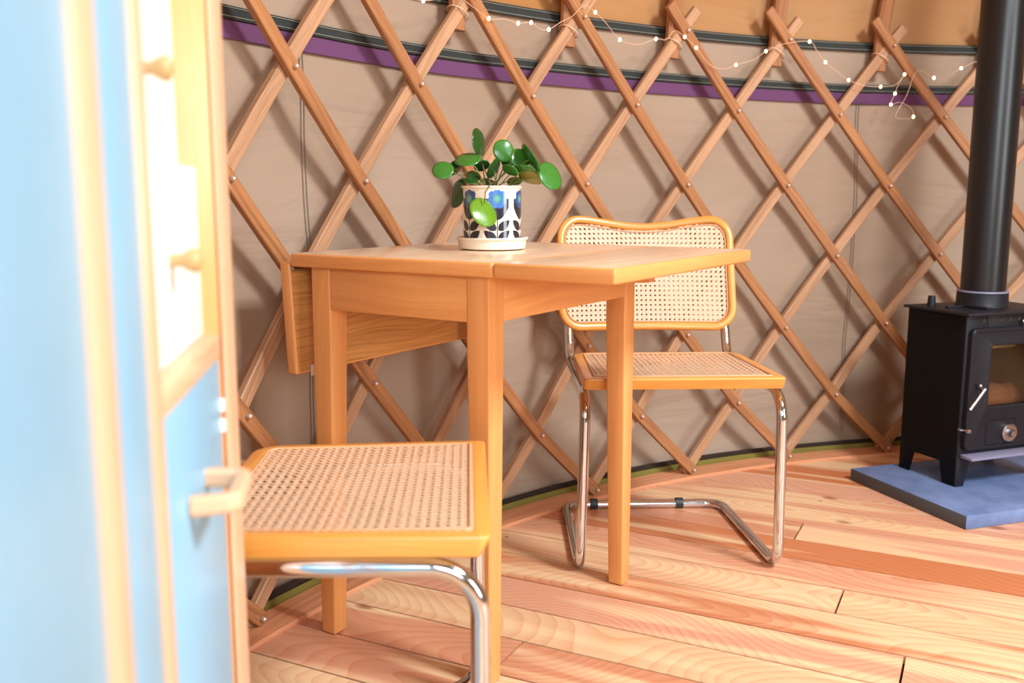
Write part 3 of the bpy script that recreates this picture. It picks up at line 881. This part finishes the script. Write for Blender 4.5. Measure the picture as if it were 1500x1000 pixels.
# air slots and knob below the top plate
for k in range(8):
    bm = bmesh.new(); x = .055+k*.032; box(bm, x, x+.010, -.0055, -.0035, zt_-.022, zt_-.008, .0008); obj('air_slot', bm, M_dark, st)
bm = bmesh.new(); kx, kz = onf(1493, 469); lathe(bm, [(.0005, .016), (.005, .0145), (.0065, .010), (.005, .005), (.003, 0)], 16, axisM(Vector((kx, -.004, kz)), (0, -1, 0))); obj('air_knob', bm, M_brass, st, 60)
# door with raised rim and glazed opening
def rrect(x0, x1, z0, z1, r, seg=6):
    P = []
    for cx, cz, a0 in ((x1-r, z0+r, -90), (x1-r, z1-r, 0), (x0+r, z1-r, 90), (x0+r, z0+r, 180)):
        for k in range(seg+1): a = R_(a0+90*k/seg); P.append((cx+r*math.cos(a), cz+r*math.sin(a)))
    return P
bm = bmesh.new()
def ringloft(bm, loops):
    V = [[bm.verts.new((x, y, z)) for x, z in P] for P, y in loops]
    for A, B in zip(V[:-1], V[1:]):
        n = len(A)
        for i in range(n): bm.faces.new((A[i], A[(i+1) % n], B[(i+1) % n], B[i]))
    bmesh.ops.recalc_face_normals(bm, faces=bm.faces[:])
ringloft(bm, [(rrect(dx0, dx1, dz0, dz1, .016), -.004), (rrect(dx0, dx1, dz0, dz1, .016), -.018), (rrect(dx0+.003, dx1-.003, dz0+.003, dz1-.003, .014), -.021), (rrect(dx0+.009, dx1-.009, dz0+.009, dz1-.009, .010), -.021),
              (rrect(dx0+.011, dx1-.011, dz0+.011, dz1-.011, .009), -.018), (rrect(wx0-.008, wx1+.008, wz0-.008, wz1+.008, .008), -.018), (rrect(wx0-.005, wx1+.005, wz0-.005, wz1+.005, .006), -.020), (rrect(wx0, wx1, wz0, wz1, .004), -.018), (rrect(wx0, wx1, wz0, wz1, .004), -.004)])
dr = obj('door', bm, M_stove, st, 40)
bm = bmesh.new(); box(bm, wx0-.003, wx1+.003, -.010, -.007, wz0-.003, wz1+.003, 0); obj('glass', bm, M_glass, dr)
ex0, ez1 = onf(1437, 614); ex1, ez0 = onf(1478, 645)
bm = bmesh.new()
ringloft(bm, [(rrect(ex0, ex1, ez0, ez1, .004), -.0178), (rrect(ex0+.0015, ex1-.0015, ez0+.0015, ez1-.0015, .003), -.0205), (rrect(ex0+.003, ex1-.003, ez0+.003, ez1-.003, .003), -.0178)])
obj('raised_panel', bm, M_stove, dr, 40)
cx, cz = SW/2, onf(1494, 628)[1]
bm = bmesh.new(); lathe(bm, [(.0275, -.001), (.0275, .004), (.026, .007), (.022, .0085), (.018, .0075), (.014, .009), (.0115, .0085), (.011, .018), (.010, .021), (.0005, .022)], 36, axisM(Vector((cx, -.018, cz)), (0, -1, 0))); obj('air_wheel', bm, M_brass, dr, 40)
h0 = onf(1418, 600, -.04); h1 = onf(1442, 570, -.04)
bm = bmesh.new(); tube(bm, [Vector((h0[0], -.046, h0[1])), Vector((h1[0], -.042, h1[1]))], .0052, 12)
tube(bm, [Vector((h1[0]-.004, -.042, h1[1]-.002)), Vector((h1[0]-.004, -.018, h1[1]-.002))], .004, 10)
hb = onf(1436, 565, -.03); bmesh.ops.create_icosphere(bm, subdivisions=2, radius=.0065, matrix=Matrix.Translation((hb[0], -.03, hb[1]))); obj('door_handle', bm, M_brass, dr, 50)
h2 = onf(1417, 631, -.03)
bm = bmesh.new(); lathe(bm, [(.003, -.02), (.003, .004), (.0068, .006), (.0075, .012), (.005, .016), (.0005, .0165)], 16, axisM(Vector((h2[0]-.002, -.024, h2[1])), (.25, -1, 0)))
tube(bm, [Vector((h2[0]-.018, -.020, h2[1]+.001)), Vector((h2[0], -.024, h2[1]))], .0022, 8); obj('hinge_screw', bm, M_brass, dr, 50)
# ash lip
lx, lz = onf(1410, 668)
bm = bmesh.new(); prism(bm, [(-.045, lz-.003), (.0, lz-.003), (.0, lz+.008), (-.045, lz+.004)], .012, SW-.012, .001, 0, Matrix(((0, 0, 1, 0), (1, 0, 0, 0), (0, 1, 0, 0), (0, 0, 0, 1)))); obj('ash_lip', bm, M_ring, st, 30)
# collar, stub and rod on the top plate
pcx, pcy = SW/2+.012, .120
bm = bmesh.new(); lathe(bm, [(.066, 0), (.072, 0), (.072, .004), (.0705, .006), (.069, .040), (.066, .042), (.056, .042)], 48, Matrix.Translation((pcx, pcy, zt_+.008))); obj('flue_collar', bm, M_stove, st, 40)
bm = bmesh.new(); lathe(bm, [(.0560, .0415), (.0700, .0415), (.0690, .0455), (.0550, .0462)], 48, Matrix.Translation((pcx, pcy, zt_+.008))); obj('cement_ring', bm, M_ring, st, 40)
bm = bmesh.new(); lathe(bm, [(.012, 0), (.0105, .028), (.010, .030), (.0005, .030)], 20, Matrix.Translation((.035, .165, zt_+.008))); obj('stub', bm, M_stove, st, 40)
bm = bmesh.new(); box(bm, .035, .10, .10, .112, zt_+.008, zt_+.014, .001, M=None); box(bm, .094, .110, .02, .110, zt_+.008, zt_+.016, .001); obj('damper_rod', bm, M_stove, st, 40)
# bricks inside
bm = bmesh.new(); box(bm, .010, SW-.010, SD-.030, SD-.010, zb+.01, zt_-.05, .002); box(bm, .008, .022, .02, SD-.03, zb+.01, zt_-.05, .002); box(bm, SW-.022, SW-.008, .02, SD-.03, zb+.01, zt_-.05, .002)
obj('firebrick_lining', bm, M_brick, st)
bm = bmesh.new(); box(bm, .024, SW-.024, SD-.110, SD-.036, wz1-.034, wz1+.03, .003); obj('baffle_brick', bm, M_baffle, st)
bm = bmesh.new(); box(bm, .024, SW-.024, .03, SD-.034, zb+.002, wz0-.055, .003); obj('grate', bm, M_brick, st)
lg_p = Vector((S0.x, S0.y, HZ))+SFx*.17+SSy*.09+Vector((0, 0, wz0-.052))
lg = thing('fire_log', 'split brown log lying behind the glass of the stove door', 'log', lg_p, SAng)
bm = bmesh.new(); pth = [Vector((-.115+.23*i/10, .004*math.sin(i), .045+.003*math.sin(i*2.1))) for i in range(11)]
tube(bm, pth, lambda t_: .042+.003*math.sin(t_*19), 14); obj('log', bm, wood('log_wood', srgb(104, 58, 32), srgb(60, 34, 20), .8, 1.2, 1.0), lg, 50)

bm = bmesh.new(); lathe(bm, [(.056, 0), (.0610, 0), (.0610, 1.30), (.056, 1.30)], 64)
fp = obj('flue_pipe', bm, M_pipe, None, 40); fp.location = Vector((S0.x, S0.y, 0))+SFx*pcx+SSy*pcy+Vector((0, 0, HZ+zt_+.0545))
tag(fp, 'tall black metal flue pipe rising from the collar of the stove', 'flue pipe')

# ================================================================ CABINET
KA = R_(8.64)
kb = thing('painted_cabinet', 'tall pale blue cabinet with wood frame, white drawers and turned knobs at the left edge', 'cabinet', (-.141, 0, 0), KA)
kk = 1/math.cos(KA)
y_ = lambda y: y*kk
ztp = 1.32; D = .34; YN = -.35
bm = bmesh.new()
box(bm, -D, -.030, y_(YN), y_(.62), .0, ztp, .002, 2); box(bm, -D, -.034, y_(.62), y_(.900), .0, ztp, .002, 2); obj('carcass', bm, M_frame, kb, 30)
bm = bmesh.new(); box(bm, -D, -.0005, y_(.899), y_(.962), .002, ztp-.001, .001, 2); obj('side_panel_shade_tone', bm, M_beech, kb, 30)  # frame wood in the recess; its shade is put into the darker beech colour
def stile(a, b, x=0, dep=.030):
    bm = bmesh.new(); box(bm, -dep+x, x, y_(a), y_(b), .002, ztp-.002, .002, 2); obj('frame_stile', bm, M_frame, kb, 30)
stile(.477, .514, .003); stile(.612, .639, .0); stile(.9005, .976, .0035, .003)
bm = bmesh.new(); box(bm, -.040, 0, y_(.6392), y_(.8998), .7015, .722, .0015, 1); obj('rail', bm, M_frame, kb, 30)
def door(a, b, z0, z1, x=-.001, m=M_blue, hl_=None):
    bm = bmesh.new(); box(bm, -.022+x, x, y_(a), y_(b), z0, z1, .002, 2); return obj('door', bm, m, kb, 30)
door(YN, .4765, .004, ztp-.004, -.001)
door(.5145, .6115, .004, ztp-.004, -.003)
d3 = door(.6405, .8975, .006, .6995, -.002)
for z in (.655, .635):
    bm = bmesh.new(); box(bm, -.003, .002, y_(.889), y_(.8985), z-.006, z+.006, .001); obj('hinge', bm, M_white, d3, 40)
# bar handle
hz = .243*0+.615
hy0, hy1 = y_(.722), y_(.800)
bm = bmesh.new()
pth = fillet([Vector((-.002, hy0, .612)), Vector((.031, hy0+.006, .612)), Vector((.031, hy1-.004, .612)), Vector((-.002, hy1, .612))], [0, .009, .009, 0], 5)
sweep(bm, pth, [Vector((0, 0, 1))]*len(pth), rect(.013, .016, .003)); obj('handle', bm, M_frame, d3, 40)
def drawer(z0, z1, x, ky, kz):
    bm = bmesh.new(); box(bm, x-.016, x, y_(.640), y_(.899), z0, z1, .0015, 1); dd_ = obj('drawer', bm, M_white, kb, 30)
    bm = bmesh.new(); lathe(bm, [(.0055, -.001), (.005, .004), (.0052, .009), (.0082, .014), (.0100, .0185), (.009, .0225), (.005, .0245), (.0005, .025)], 24, axisM(Vector((x, y_(ky), kz)), (1, 0, 0)))
    obj('knob', bm, M_knob, dd_, 50)
drawer(.7225, .8785, -.015, .762, .802); drawer(.8800, 1.06, -.030, .762, .950); drawer(1.0615, 1.30, -.030, .70, 1.18)
